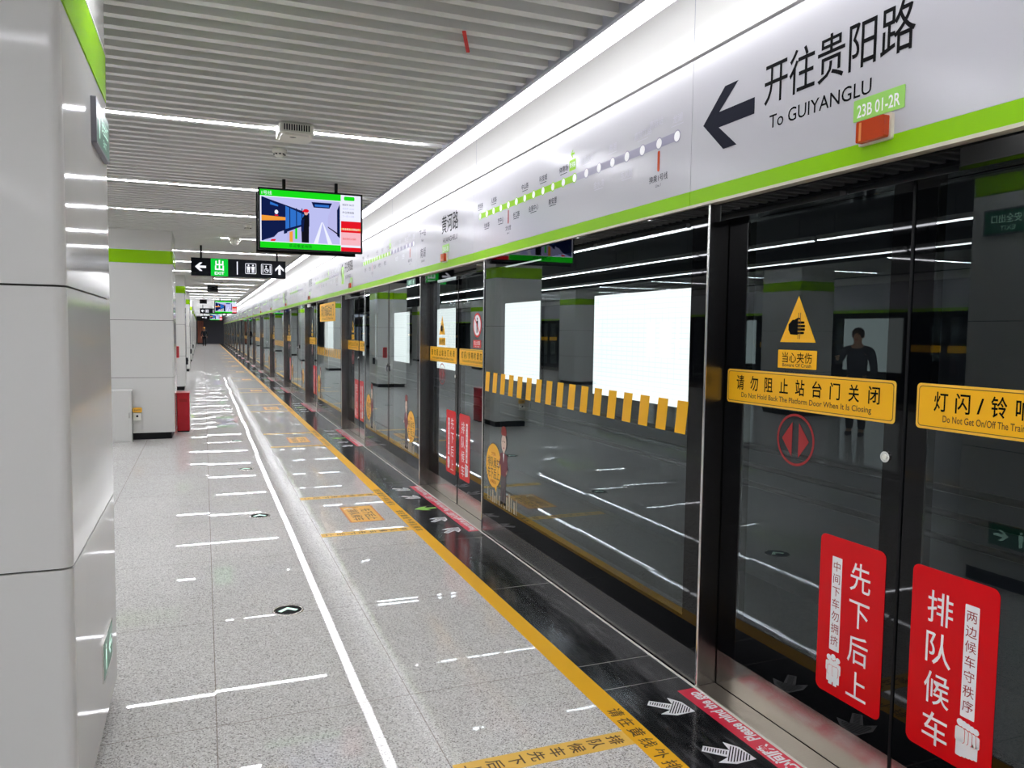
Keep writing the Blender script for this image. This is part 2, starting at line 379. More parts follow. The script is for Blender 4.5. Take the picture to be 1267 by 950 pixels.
for q, x in enumerate((-1.78, -3.95, -6.1)):                 # lengthwise strips over the middle of the island
    for i in range(16):
        y = -6.9+2.6*i+q*.3
        lab = 'lengthwise ceiling light strip, '+nth(i+1)+' of the '+nth(q+1)+' line over the middle of the island'
        key = 'long'
        if key in lproto: copy_tree(lproto[key], (x, y, ZC-.004), lab); continue
        t = lproto[key] = thing('ceiling_light', (x, y, ZC-.004), lab, 'ceiling light', 'lengthwise light strips over the island')
        MB().box(-.04, 0, .012, .04, 2.5, .075, slatm).build('housing', t)
        MB().box(-.035, .004, 0, .035, 2.496, .012, lampl).build('diffuser', t)
        hb_ = MB()
        for yy in (.3, 2.2): hb_.cyl((0, yy, .07), (0, yy, .36), .008, blackp, 8)
        hb_.build('suspension', t)
cp = None
SEG = 2.45
for i in range(-3, 32):
    y = .53+i*SEG
    lab = 'long white cove light segment above the route header, '+(nth(i+1)+' in front of the viewpoint' if i >= 0 else nth(-i)+' behind the viewpoint')
    if cp: copy_tree(cp, (1.725, y, 2.985), lab); continue
    cp = thing('cove_light', (1.725, y, 2.985), lab, 'ceiling light', 'cove light segments along the header')
    MB().box(0, .001, .045, .11, SEG-.001, .09, flange).build('housing', cp)
    MB().box(.001, .002, 0, .109, SEG-.002, .045, cove).build('diffuser', cp)

# ------------------------------------------------------------------ columns
def column(loc, label):
    t = bpy.data.objects.new('column', None); COL.objects.link(t); t.location = loc; t['kind'] = 'structure'; t['label'] = label
    w, d = .86, 1.15
    fr = Fr((0, 0, 0), (1, 0, 0), (0, 1, 0))
    MB().prism(fr, rrect(.012, .012, w-.012, d-.012, .04), .1, ZC+.3, groove).build('core', t)
    MB().prism(fr, rrect(.045, .045, w-.045, d-.045, .03), 0, .1, blackp).build('base_plinth', t)
    out = rrect(0, 0, w, d, .032, 8)
    for z0, z1 in ((.1, .893), (.899, 1.715), (1.721, 2.525)):
        MB().prism(fr, out, z0, z1, enamel).build('cladding_panel', t)
    MB().prism(fr, rrect(-.004, -.004, w+.004, d+.004, .048, 8), 2.528, 2.712, lime).build('green_band', t)
    MB().prism(fr, out, 2.722, ZC+.02, enamel).build('cladding_panel', t)
    MB().prism(fr, rrect(-.006, -.006, w+.006, d+.006, .05, 8), 2.713, 2.721, slatm).build('band_rail', t)
    return t
col = None
XC = -1.227
ycs = [2.54]+[12.25+9.7*i for i in range(9)]
for i, y in enumerate(ycs):
    lab = ['white panelled column with two green exit signs, closest to the viewpoint', 'white panelled column with a grey cabinet standing against it',
           'white panelled column with a small red plaque, behind the red bin'][i] if i < 3 else 'white panelled column with green band, '+nth(i+1)+' in the row beside the walkway'
    col = column((XC-.004*(y-3), y, 0), lab) if not col else copy_tree(col, (XC-.004*(y-3), y, 0), lab)
for i, y in enumerate(ycs[:6]):
    copy_tree(col, (-7.55, y, 0), 'white panelled column with green band, '+nth(i+1)+' in the row by the opposite screens')

# ------------------------------------------------------------------ header panels over the screens
F = wallfr
def person_glyph(mb, fr, u, v, h, w, m):
    mb.poly(fr, ell(u, v+h*.42, h*.085, n=12), w, m)
    mb.poly(fr, rrect(u-h*.15, v-h*.08, u+h*.15, v+h*.3, h*.06, 3), w, m)
    mb.poly(fr, rrect(u-h*.11, v-h*.5, u-h*.015, v-.05*h, h*.03, 2), w, m)
    mb.poly(fr, rrect(u+h*.015, v-h*.5, u+h*.11, v-.05*h, h*.03, 2), w, m)
def header_base(name, y0, y1, label, tagged):
    t = thing(name, (D, (y0+y1)/2, HB), label, 'header panel', 'white route header panels above the platform doors')
    h = (y1-y0)/2-.0015
    MB().box(0, -h, .078, .12, h, HT-HB, hdrw).build('face_panel', t)
    MB().box(-.001, -h, .012, .12, h, .077, limeb).build('green_band', t)
    MB().box(-.006, -h, 0, .12, h, .012, beige).build('bottom_rail', t)
    return t
def door_tag(t, code, dy):
    z = 2.366-HB
    b = MB(); fr = F(dy, z, -.001)
    b.prism(fr, rrect(-.104, -.036, .104, .036, .003, 2), 0, .002, tagg).text(fr, code, 0, -.002, .05, .0026, signw, width=.175, bold=.012)
    b.build('door_number_tag', t)
    b = MB(); fr = F(dy, 2.282-HB, -.0015)
    b.prism(fr, rrect(-.066, -.042, .066, .042, .006, 3), -.004, .012, beige)
    b.prism(fr, rrect(-.058, -.035, .058, .035, .006, 3), .012, .034, orange).rect(fr, -.045, -.03, -.035, .03, .0345, orn)
    b.build('indicator_lamp', t)
def arrow_pts(u, v, w, h):       # big arrow pointing to -u
    return [(u-w/2, v), (u-.07*w, v+h*.5), (u+.19*w, v+h*.5), (u-.17*w, v+.125*h), (u+w/2, v+.125*h), (u+w/2, v-.125*h), (u-.17*w, v-.125*h), (u+.19*w, v-h*.5), (u-.07*w, v-h*.5)]
def split_arrow(b, fr, u, v, w, h, wz, m):
    p = arrow_pts(u, v, w, h)
    b.poly(fr, [p[0], p[8], p[7], p[6], p[3], p[2], p[1]], wz, m); b.poly(fr, [p[3], p[6], p[5], p[4]], wz, m)
STN = ['贵阳路', '北岭路', '人民路', '市中心', '文化宫', '长江路', '中山路', '会展中心', '科技城', '新安里', '体育场', '黄河路', '师范大学', '金水湾', '南湖', '东风路', '嘉陵江路', '高铁站', '龙湖']
def route_map(t, ua, ub, z, sc=1., dim=True):
    fr = F(0, z-HB, 0); b = MB(); n = 19; du = (ub-ua)/(n-1); cur = 11
    h = .021*sc
    b.rect(fr, ua-.03*sc, -h, ua+cur*du, h, .0008, limeb); b.rect(fr, ua+cur*du, -h, ub, h, .0008, mgrey)
    for i in range(n):
        u = ua+i*du; past = i > cur
        b.poly(fr, ell(u, 0, .030*sc, n=20), .0012, mgrey if past else limeb); b.poly(fr, ell(u, 0, .024*sc, n=20), .0016, signw)
        m = lgrey if past else inkn
        s = STN[i]; above = i % 2 == 0
        if i in (4, 17):
            b.poly(fr, rrect(u-.011*sc, -.135*sc, u+.011*sc, -.035*sc, .01*sc), .0014, orange if i == 17 else redk)
            b.text(fr, s if i == 4 else '换乘1号线', u, -.165*sc, .032*sc, .001, inkn); b.text(fr, 'Line 1', u, -.2*sc, .018*sc, .001, inkn)
            if i == 17: b.text(fr, s, u-.03, .105*sc, .036*sc, .001, m)
            continue
        if i == cur:
            b.poly(fr, rrect(u-.075*sc, .05*sc, u+.015*sc, .115*sc, .006*sc), .001, limeb); b.text(fr, s, u-.03*sc, .083*sc, .03*sc, .0016, signw, width=.075*sc)
            split_arrow(b, fr, u-.03*sc, .148*sc, .05*sc, .045*sc, .001, limeb)
            continue
        b.text(fr, s, u, (.082 if above else -.088)*sc, .036*sc, .001, m, bold=.004)
        b.rect(fr, u-.05*sc, (.05 if above else -.118)*sc, u+.05*sc, (.054 if above else -.114)*sc, .001, m)
    b.build('route_map', t)
YJ = 3.03                                    # first joint between header panels
def hp_dest(y0, y1, label):
    t = header_base('header_panel', y0, y1, label, 1); c = (y0+y1)/2
    b = MB(); fr = F(0, 0, 0)
    u = lambda Y: -(Y-c)
    # coordinates below are along the first panel
    split_arrow(b, fr, -.66+.0, 2.527-HB, .345, .262, .001, inkn)
    b.text(fr, '开往贵阳路', -.08, 2.588-HB, .15, .001, ink, width=.70, bold=.006)
    b.text(fr, 'To GUIYANGLU', -.145, 2.44-HB, .062, .001, ink, width=.50, bold=.004)
    b.build('destination_lettering', t)
    return t
protoD = None; protoN = None; protoM = None
for i in range(NDOOR):
    ya, yb, yc = YJ+i*MOD-1.84, YJ+i*MOD, YJ+i*MOD+3.06
    where = nth(i+1)+' door from the viewpoint'
    if i % 2 == 0:
        lab = ('white header panel with arrow and destination lettering over the ' + where)
        if not protoD:
            protoD = hp_dest(ya, yb, lab)
            door_tag(protoD, '23B 01-2R', 1.972-(ya+yb)/2)
            t = protoD
        else:
            t = copy_tree(protoD, (D, (ya+yb)/2, HB), lab)
        if i >= 2:
            fr = F(.62, 0, 0)
            MB().prism(fr, rrect(-.1, .17, .1, .44, .01), 0, .0015, limeb).text(fr, '黄河路', 0, .36, .07, .002, signw, width=.15).text(fr, '站', 0, .25, .07, .002, signw).build('station_name_block', t)
    else:
        lab = 'white header panel with station name and next stop over the '+where
        if not protoN:
            protoN = t = header_base('header_panel', ya, yb, lab, 1); b = MB(); fr = F(0, 0, 0); c = (ya+yb)/2
            b.text(fr, '黄河路', .255, 2.588-HB, .15, .001, ink, width=.50, bold=.006).text(fr, 'HUANGHELU', .265, 2.445-HB, .055, .001, ink, width=.44)
            b.build('station_lettering', t); b = MB()
            b.text(fr, '下一站', -.68, 2.60-HB, .07, .001, inkn).text(fr, 'Next', -.68, 2.53-HB, .035, .001, inkn)
            b.build('next_stop_lettering', t); b = MB()
            b.text(fr, '南湖', -.66, 2.40-HB, .09, .001, inkn).text(fr, 'NANHU', -.66, 2.32-HB, .032, .001, inkn)
            b.build('next_station_lettering', t); door_tag(t, '23B 01-3R', 1.972+MOD-c)
        else: t = copy_tree(protoN, (D, (ya+yb)/2, HB), lab)
    lab = 'white header panel with route map, '+('next after the ' + where)
    if not protoM:
        protoM = header_base('header_panel', yb, yc, lab, 1); c = (yb+yc)/2
        route_map(protoM, -(5.925-c), -(3.147-c), 2.53)
    else: copy_tree(protoM, (D, (yb+yc)/2, HB), lab)

# ------------------------------------------------------------------ platform screen doors
def triangle_sign(parent):
    b = MB(); fr = F(0, 0, 0)
    b.prism(fr, [(-.098, 1.579), (.098, 1.579), (0, 1.76)], 0, .0012, yel)
    b.ring(fr, [(-.084, 1.587), (.084, 1.587), (0, 1.744)], [(-.080, 1.589), (.080, 1.589), (0, 1.739)], .0016, yelp)
    b.poly(fr, [(-.052, 1.628), (-.04, 1.61), (0, 1.608), (0, 1.668), (-.03, 1.668), (-.052, 1.65)], .0018, ink)
    for q in range(4): b.poly(fr, rrect(-.004, 1.611+q*.0135, .036+(.004 if q in (1, 2) else 0), 1.6205+q*.0135, .004, 3), .0018, ink)
    b.poly(fr, [(-.02, 1.668), (0, 1.676), (.012, 1.674), (.012, 1.668)], .0018, ink)
    for x in (.002, .012): b.rect(fr, x, 1.592, x+.003, 1.695, .0022, brown)
    b.prism(fr, rrect(-.107, 1.475, .107, 1.548, .003, 2), 0, .0012, yel)
    b.text(fr, '当心夹伤', 0, 1.518, .038, .0018, ink, width=.165, bold=.004).text(fr, 'Beware Of Crush', 0, 1.489, .017, .0018, brown, width=.16, bold=.01)
    return b
def warn_sign(zh, en, w):
    b = MB(); fr = F(0, 1.3825, 0); h = .0735
    b.prism(fr, rrect(-w, -h, w, h, .014), 0, .0015, yelp)
    b.poly(fr, rrect(-w+.008, -h+.008, w-.008, h-.008, .012), .0019, brown); b.poly(fr, rrect(-w+.0105, -h+.0105, w-.0105, h-.0105, .011), .0023, yel)
    adv = [.55 if c == '/' else 1 for c in zh]; tot = sum(adv)-1; p = 1.6*w/tot; u = -tot*p/2
    for q, c in enumerate(zh):
        if q: u += p*(adv[q]+adv[q-1])/2
        b.text(fr, c, u, .018, .058, .0028, ink, bold=.011, width=.05 if c != '/' else .022)
    b.text(fr, en, 0, -.034, .026, .0028, brown, width=1.56*w, bold=.01)
    return b
def people_icon(b, fr, u, v, w, m, edge):
    for q, (du, dv, s) in enumerate(((-.022, -.004, .95), (.022, -.004, .95), (0, .0, 1.0), (-.011, -.016, .9), (.012, -.016, .9))):
        h = .1*s
        b.poly(fr, ell(u+du, v+dv+h*.45, h*.12, n=12), w+.0004*q, m)
        b.poly(fr, rrect(u+du-h*.17, v+dv-h*.12, u+du+h*.17, v+dv+h*.32, h*.08, 3), w+.0004*q, edge)
        b.poly(fr, rrect(u+du-h*.155, v+dv-h*.11, u+du+h*.155, v+dv+h*.31, h*.07, 3), w+.0004*q+.0002, m)
        b.poly(fr, rrect(u+du-h*.1, v+dv-h*.5, u+du+h*.1, v+dv-h*.02, h*.03, 2), w+.0004*q+.0002, m)
def queue_icon(b, fr, u, v, w, m, edge):
    for q in range(4, -1, -1):
        du, s = q*.013-.02, 1-q*.04; h = .11*s; k = w+.0004*(4-q)
        b.poly(fr, ell(u+du, v+h*.45, h*.11, n=12), k, m)
        b.poly(fr, rrect(u+du-h*.16, v-h*.12, u+du+h*.16, v+h*.33, h*.08, 3), k, edge)
        b.poly(fr, rrect(u+du-h*.145, v-h*.11, u+du+h*.145, v+h*.32, h*.07, 3), k+.0002, m)
        b.poly(fr, rrect(u+du-h*.11, v-h*.52, u+du+h*.09, v-h*.02, h*.03, 2), k+.0002, m)
def queue_sign(far):
    b = MB(); fr = F(0, .5625, 0)
    b.prism(fr, rrect(-.151, -.3, .151, .3, .025), 0, .0015, red)
    big, small, s = ('先下后上', '中间下车勿拥挤', 1) if far else ('排队候车', '两边候车守秩序', -1)
    b.vtext(fr, big, .044*s, .178, .132, .098, .002, signw, bold=.004, hw=.092)
    b.poly(fr, rrect(-.066*s-.024, -.13, -.066*s+.024, .225, .003, 2), .0018, signw)
    b.vtext(fr, small, -.066*s, .19, .047, .034, .0022, redk)
    (people_icon if far else queue_icon)(b, fr, -.066*s, -.2, .002, signw, red)
    return b
X0 = .105
def leaf(parent, s):        # s=+1 far leaf, -1 near leaf; local y
    fr = F(0, 0, X0); a, bb = .005, HALF-.006
    b = MB()
    R = lambda y0, z0, y1, z1, m, x1=.04: b.box(X0, min(s*y0, s*y1), z0, X0+x1, max(s*y0, s*y1), z1, m)
    R(a, .165, bb, .36, black); R(a, 2.1, bb, 2.165, black); R(a, .36, .085, 2.1, black); R(.835, .36, bb, 2.1, black)
    R(a, .006, bb, .163, steel)
    o = b.build('door_leaf', parent)
    MB().box(X0, min(s*.085, s*.835), .36, X0+.008, max(s*.085, s*.835), 2.1, glass).build('glass_pane', o)
    g = MB().box(X0-.004, min(0, s*a), .01, X0+.04, max(0, s*a), 2.165, blackp); g.build('rubber_edge', o)
    def put(mb, name, y, lab=None):
        q = mb.build(name, o, (X0-.0006, y, 0))
        if lab: q['label'] = lab
    if s > 0:
        put(warn_sign('请勿阻止站台门关闭', 'Do Not Hold Back The Platform Door When It Is Closing', .4535), 'warning_label', .493)
        put(triangle_sign(o), 'pinch_warning_sign', .518)
        put(queue_sign(True), 'boarding_sign', .2, 'red alighting first sign')
        c = MB(); q = F(0, 1.193, 0)
        c.ring(q, ell(0, 0, .104, n=40), ell(0, 0, .094, n=40), .001, redk)
        c.poly(q, [(-.075, 0), (-.018, .07), (-.018, -.07)], .001, redk); c.poly(q, [(.018, .07), (.075, 0), (.018, -.07)][::-1], .001, redk)
        put(c, 'door_symbol', .51)
        MB().cyl((X0+.001, .071, 1.193), (X0-.006, .071, 1.193), .019, chrome, 20).cyl((X0-.006, .071, 1.193), (X0-.008, .071, 1.193), .009, offw, 14).build('lock', o)
    else:
        put(warn_sign('灯闪/铃响时请勿上下车', 'Do Not Get On/Off The Train When The Light Is Flashing Or The Bell Is Ringing', .4535), 'warning_label', -.497)
        put(queue_sign(False), 'boarding_sign', -.212, 'red queueing sign')
        c = MB(); q = F(0, 1.665, 0)
        c.prism(q, ell(0, 0, .105, n=36), 0, .001, red); c.poly(q, ell(0, 0, .088, n=36), .0014, signw)
        person_glyph(c, q, 0, 0, .13, .0018, ink)
        c.rect(Fr((0, 0, 1.665), (0, -.707, -.707), (0, -.707, .707)), -.09, -.007, .09, .007, .0022, red)
        c.prism(F(0, 1.505, 0), rrect(-.1, -.033, .1, .033, .004, 2), 0, .001, red).text(F(0, 1.505, 0), '禁止倚靠', 0, .008, .034, .0016, signw, width=.16).text(F(0, 1.505, 0), 'No Leaning', 0, -.02, .014, .0016, signw, width=.12)
        put(c, 'no_leaning_sign', -.53)
    return o
def jamb(parent, s):
    b = MB(); y = s*HALF
    b.box(.004, min(y, y+s*.012), 0.002, .15, max(y, y+s*.012), HB-.002, dsteel)
    b.cyl((.004, y+s*.006, .002), (.004, y+s*.006, HB-.002), .0065, chrome, 10)
    b.build('jamb', parent)
pd = thing('platform_screen_door', (D, C0, 0), 'x', 'platform door', 'sliding platform screen doors')
leaf(pd, 1); leaf(pd, -1); jamb(pd, 1); jamb(pd, -1)
MB().box(-.002, -HALF+.002, -.001, X0-.004, HALF-.002, .004, thr).build('threshold', pd)
MB().box(.03, -HALF, 2.10, .10, HALF, HB-.002, black).box(X0, -HALF, 2.167, .15, HALF, HB-.002, black).build('door_head', pd)

# ------------------------------------------------------------------ fixed glass panels between the doors
FL = MOD-2*HALF-.026          # length
XG = .008
def fixed_base(t, split):
    h = FL/2; b = MB()
    b.box(XG-.003, -h, .003, XG+.05, h, .15, dsteel); b.build('kick_plate', t)
    b = MB()
    b.box(XG, -h, .151, XG+.05, h, .288, black).box(XG, -h, 2.095, XG+.05, h, HB-.002, black)
    b.box(XG, -h, .288, XG+.05, -h+.125, 2.095, black).box(XG, h-.012, .288, XG+.05, h, 2.095, black)
    if split: b.box(XG, -.055, .288, XG+.05, .055, 2.095, black).box(XG-.002, -.004, .155, XG, .004, 2.17, blackp)
    b.build('frame', t)
    if split:
        MB().box(XG, .055, .288, XG+.008, h-.012, 2.095, glass).build('glass_pane', t)
        MB().box(XG, -h+.125, .288, XG+.008, -.055, 2.095, glass).build('glass_pane', t)
        q = MB(); q.cyl((XG+.05, .1, 1.02), (XG+.05, h-.1, 1.02), .016, blackp, 10); q.build('push_bar', t)
        MB().cyl((XG, .03, 1.195), (XG-.02, .03, 1.195), .02, chrome, 14).box(XG-.028, .022, 1.12, XG-.012, .038, 1.2, chrome).build('lock', t)
    else:
        MB().box(XG, -h+.125, .288, XG+.008, h-.012, 2.095, glass).build('glass_pane', t)
def bubble_sticker(t, y, s, u=0):    # s=+1 bubble on the far side of the figure
    b = MB(); fr = F(y, 0, XG-.0006)
    k = -s*.215
    pts = [(k+p, .575+q) for p, q in ell(0, 0, .165, .17, n=36)]
    b.poly(fr, [(k+p*1.04, .575+(q-.575)*1.0) for p, q in []] or [(k+p, .575+q) for p, q in ell(0, 0, .172, .177, n=36)], .0004, brown)
    b.poly(fr, pts, .0008, yel); b.poly(fr, [(k+.02*s, .42), (k+.075*s, .43), (k+.06*s, .375)] if s > 0 else [(k-.06, .375), (k-.075, .43), (k-.02, .42)][::-1], .0007, yel)
    b.text(fr, '文明乘车', k, .665, .03, .0012, orange, width=.1).text(fr, '排队候车', k, .6, .075, .0012, brown, width=.26, bold=.01).text(fr, '先下后上', k, .515, .075, .0012, brown, width=.26, bold=.01).text(fr, '谢谢配合', k, .45, .026, .0012, orange, width=.13)
    o = b.build('speech_bubble_sticker', t)
    b = MB()
    rnd = random.Random(3)
    for q in range(13):
        u0 = -.34+q*.05 if s > 0 else -.26+q*.05
        b.rect(fr, u0*1, .29, u0+rnd.choice((.012, .02, .03)), .29+rnd.uniform(.05, .14), .0006, picsky)
    # standing attendant in dark uniform, printed
    b.poly(fr, ell(0, .875, .05, .03, n=20), .0014, capred); b.poly(fr, rrect(-.052, .835, .052, .875, .012, 3), .0014, capred)
    b.poly(fr, ell(.012, .79, .06, .075, n=20), .0008, hairm); b.poly(fr, ell(0, .78, .05, .07, n=20), .0010, picskin)
    b.poly(fr, ell(-.018, .79, .007, .005, n=10), .0013, ink); b.poly(fr, ell(.02, .79, .007, .005, n=10), .0013, ink); b.poly(fr, ell(0, .742, .014, .005, n=10), .0013, redk)
    b.rect(fr, -.016, .69, .016, .725, .0009, picskin)
    b.poly(fr, [(-.075, .69), (-.055, .53), (.055, .53), (.075, .69), (.03, .705), (-.03, .705)], .0010, picwine)
    b.poly(fr, [(-.012, .7), (0, .63), (.012, .7)], .0013, signw)
    b.poly(fr, [(.06, .69), (.095, .58), (.075, .56), (.045, .65)][::-1], .0012, picwine); b.poly(fr, [(.095, .58), (.06, .545), (.05, .56), (.08, .59)][::-1], .0012, picskin)
    b.poly(fr, [(-.06, .69), (-.1, .6), (-.085, .575), (-.045, .65)], .0012, picwine); b.poly(fr, ell(-.1, .6, .014, n=10), .0013, picskin)
    b.poly(fr, [(-.055, .535), (-.045, .33), (-.008, .33), (0, .48), (.008, .33), (.045, .33), (.055, .535)], .0009, picgrey)
    b.poly(fr, rrect(-.06, .31, -.008, .332, .008, 2), .0010, ink); b.poly(fr, rrect(.008, .31, .06, .332, .008, 2), .0010, ink)
    b.build('attendant_sticker', t)
ps = thing('fixed_glass_panel', (D, 0, 0), 'x', 'glass panel', 'fixed glass panels between the platform doors'); fixed_base(ps, False)
h = FL/2; b = MB(); fr = F(0, 0, XG-.0006)
nst = 17; ya, yb = h-.09, -h+.17
for q in range(nst):
    y = ya+(yb-ya)*q/(nst-1)
    b.poly(fr, [(-y-.058, 1.14), (-y-.058+.088, 1.14), (-y+.052, 1.295), (-y-.036, 1.295)], .0008, yel)
b.build('stripe_sticker', ps)
bubble_sticker(ps, h-.46, 1)
pe = thing('fixed_glass_panel', (D, 0, 0), 'x', 'glass panel', 'fixed glass panels between the platform doors'); fixed_base(pe, True)
bubble_sticker(pe, h-.46, 1); bubble_sticker(pe, -h+.58, -1)
b = MB(); fr = F(-h+.35, 2.13, XG-.012)
b.prism(fr, rrect(-.185, -.034, .185, .034, .004, 2), -.012, 0, blackp).poly(fr, rrect(-.18, -.03, .18, .03, .004, 2), .0005, dgrn)
person_glyph(b, fr, .1, 0, .05, .001, mint); b.text(fr, '应急门', -.04, 0, .038, .001, mint)
b.build('emergency_exit_plate', pe)
for i in range(NDOOR):
    c = C0+i*MOD
    n = nth(i+1)
    lab = 'sliding black framed glass platform door, '+('closest to the viewpoint' if i == 0 else n+' from the viewpoint')
    if i == 0: pd['label'] = lab
    else: copy_tree(pd, (D, c, 0), lab)
    y = c+MOD/2
    if y+h > YEND: continue
    src = ps if i % 2 == 0 else pe
    lab = ('fixed glass panel with a row of yellow stripes, ' if i % 2 == 0 else 'fixed glass escape panel with centre mullion, ')+'after the '+n+' sliding door'
    if i < 2: src.location = (D, y, 0); src['label'] = lab; t = src
    else: t = copy_tree(src, (D, y, 0), lab)
    if i == 2:
        b = MB(); fr = F(.12, 1.935, XG-.0006)
        b.prism(fr, rrect(-.93, -.165, .93, .165, .02), 0, .0012, yel).text(fr, '请勿倚靠站台门', 0, .03, .19, .0018, brown, width=1.5, bold=.01).text(fr, 'Do Not Lean On The Platform Door', 0, -.11, .06, .0018, brown, width=1.4)
        q = b.build('safety_banner', t); q['label'] = 'wide yellow banner at the top of the glass'

# ------------------------------------------------------------------ light boxes on the tunnel wall
bproto = None
def lightbox(x, y0, y1, face, label, grp):
    t = thing('lightbox', (x, (y0+y1)/2, 1.42), label, 'lightbox', grp)
    w = (y1-y0)/2; s = face
    MB().box(0 if s > 0 else -.0, -w-.06, -.88, .08*s, w+.06, .88, blackp).build('frame', t)
    MB().box(-.004*s, -w, -.8, .001*s, w, .81, board).build('screen', t)
for q, (a, bb) in enumerate([(8.6, 11.42), (13.64, 15.5), (18.6, 20.8), (23.8, 25.88), (28.9, 31.6), (34.0, 36.6), (39.2, 42.0), (47, 49.5)]):
    lightbox(6.0, a, bb, 1, 'blank white advertising lightbox behind the glass, '+nth(q+1)+' along the tunnel wall', 'blank lightboxes on the tunnel wall')
for q, (a, bb) in enumerate([(9.5, 12.3), (16.2, 18.4), (20.5, 23.0), (27, 29.5)]):
    lightbox(XO-3.95, a, bb, -1, 'blank white lightbox behind the opposite screens, '+nth(q+1)+' along that tunnel wall', 'blank lightboxes on the opposite tunnel wall')

# ------------------------------------------------------------------ floor markings
FA = lambda x, y: Fr((x, y, 0), (0, -1, 0), (1, 0, 0))       # right = -Y, up = +X, faces up
FB = lambda x, y: Fr((x, y, 0), (0, 1, 0), (-1, 0, 0))       # right = +Y, up = -X
FX = lambda x, y: Fr((x, y, 0), (1, 0, 0), (0, 1, 0))
b = MB().box(1.555, -8, 0, 1.655, YEND-1, .0012, yelf)
for i in range(8):
    fr = FA(1.605, C0+i*MOD)
    for d0 in (.884, -.1):
        for q, ch in enumerate('请在黄线外排队候车'): b.text(fr, ch, -d0+q*.0855, 0, .06, .0016, brown, bold=.012)
tag(b.build('safety_line'), 'yellow safety line taped along the platform floor', 'floor tape', kind='thing')
qa = None; gp = None; st = None
ARW = []
for i in range(12):
    c = C0+i*MOD; n = nth(i+1)
    for s in (1, -1):
        lab = 'yellow queue tape with black characters, '+('beyond' if s > 0 else 'before')+' the middle of the '+n+' door'
        if qa: copy_tree(qa, (1.555, c+(.69 if s > 0 else -.72), 0), lab); continue
        b = MB().box(-.72, -.052, 0, -.001, .052, .0011, yelq)
        for q, ch in enumerate('排队候车先下后上'): b.text(FA(-.061-q*.0845, 0), ch, 0, 0, .058, .0015, brown, bold=.012)
        qa = b.build('queue_tape', loc=(1.555, c+.69, 0)); tag(qa, lab, 'floor tape', 'queue tapes at the platform doors', 'thing')
    lab = 'red floor strip with white lettering at the foot of the '+n+' door'
    if gp: copy_tree(gp, (2.01, c, 0), lab)
    else:
        b = MB().box(-.044, -.965, 0, .044, .965, .0012, redf)
        for q in range(3):
            u0 = .495-q*.72; fr = FB(0, 0)
            b.text(fr, 'Please mind the gap', u0, -.003, .068, .0017, signw, width=.434, align='L', bold=.03)
            if q < 2:
                for k, ch in enumerate('小心间隙'): b.text(fr, ch, u0-.071-.068*(3-k), 0, .06, .0017, signw, bold=.03)
        gp = b.build('gap_warning_strip', loc=(2.01, c, 0)); tag(gp, lab, 'floor sticker', 'red warning strips at the platform doors', 'thing')
    lab = 'yellow floor sticker printed with dark characters in front of the '+n+' door'
    if st: copy_tree(st, (1.27, c-.08, 0), lab)
    elif i == 1:
        b = MB().box(-.145, -.295, 0, .145, .295, .0012, orn).box(-.13, -.285, .0012, .13, .285, .0014, ambf)
        fr = FA(0, 0)
        b.text(fr, '先下后上', .03, .06, .085, .0017, brown, width=.42, bold=.01).text(fr, '排队候车', .03, -.055, .085, .0017, brown, width=.42, bold=.01)
        person_glyph(b, fr, -.245, -.03, .09, .0017, brown)
        b.poly(FA(-.08, .2), arrow_pts(0, 0, .09, .08)[:3]+arrow_pts(0, 0, .09, .08)[6:], .0017, signw)
        st = b.build('floor_sticker', loc=(1.27, c-.08, 0)); tag(st, lab, 'floor sticker', 'yellow floor stickers in front of the doors', 'thing')
def floor_arrow(green):
    b = MB(); fr = FX(0, 0); L_, Wd = .2, .155
    m = yelf if green else signw
    # barbed arrow pointing to +x with hatching
    def P(z, k, mm): b.prism(fr, [(p*k, q*k) for p, q in [(-.1, -.02), (-.1, .02), (0.0, .026), (0.0, -.026)]], 0, z, mm); b.prism(fr, [(p*k, q*k) for p, q in [(.1, 0), (.035, .062), (-.03, .078), (.0, .026), (.0, -.026), (-.03, -.078), (.035, -.062)][::-1]], 0, z, mm)
    P(.0010, 1.0, signw if not green else tagg)
    if not green:
        for q in range(9): b.rect(fr, -.092+q*.010, -.013, -.088+q*.010, .013, .0014, ink)
        for q in range(8):
            x = .0+q*.0105; w_ = .064-max(0, x-.02)*.8 if x > .02 else .066
            b.rect(fr, x, -w_*.86, x+.0045, w_*.86, .0014, ink)
    return b
aw = {}
for i in range(7):
    c = C0+i*MOD; n = nth(i+1)
    for q, (dy, a) in enumerate(((.845, -42), (.45, -42), (-.06, 180), (-.5, 42), (-.88, 42))):
        g = q == 2
        lab = ('green floor arrow pointing away from the middle of the '+n+' door') if g else 'white hatched floor arrow at the '+n+' door, '+['farthest from the viewpoint', 'just beyond the middle', '', 'just before the middle', 'nearer the viewpoint'][q]
        loc = (1.855, c+dy, 0)
        if g in aw: o = copy_tree(aw[g], loc, lab)
        else:
            o = aw[g] = floor_arrow(g).build('floor_arrow', loc=loc); tag(o, lab, 'floor arrow', 'arrows on the black floor strip', 'thing')
        o.rotation_euler = (0, 0, math.radians(a))
dp = None
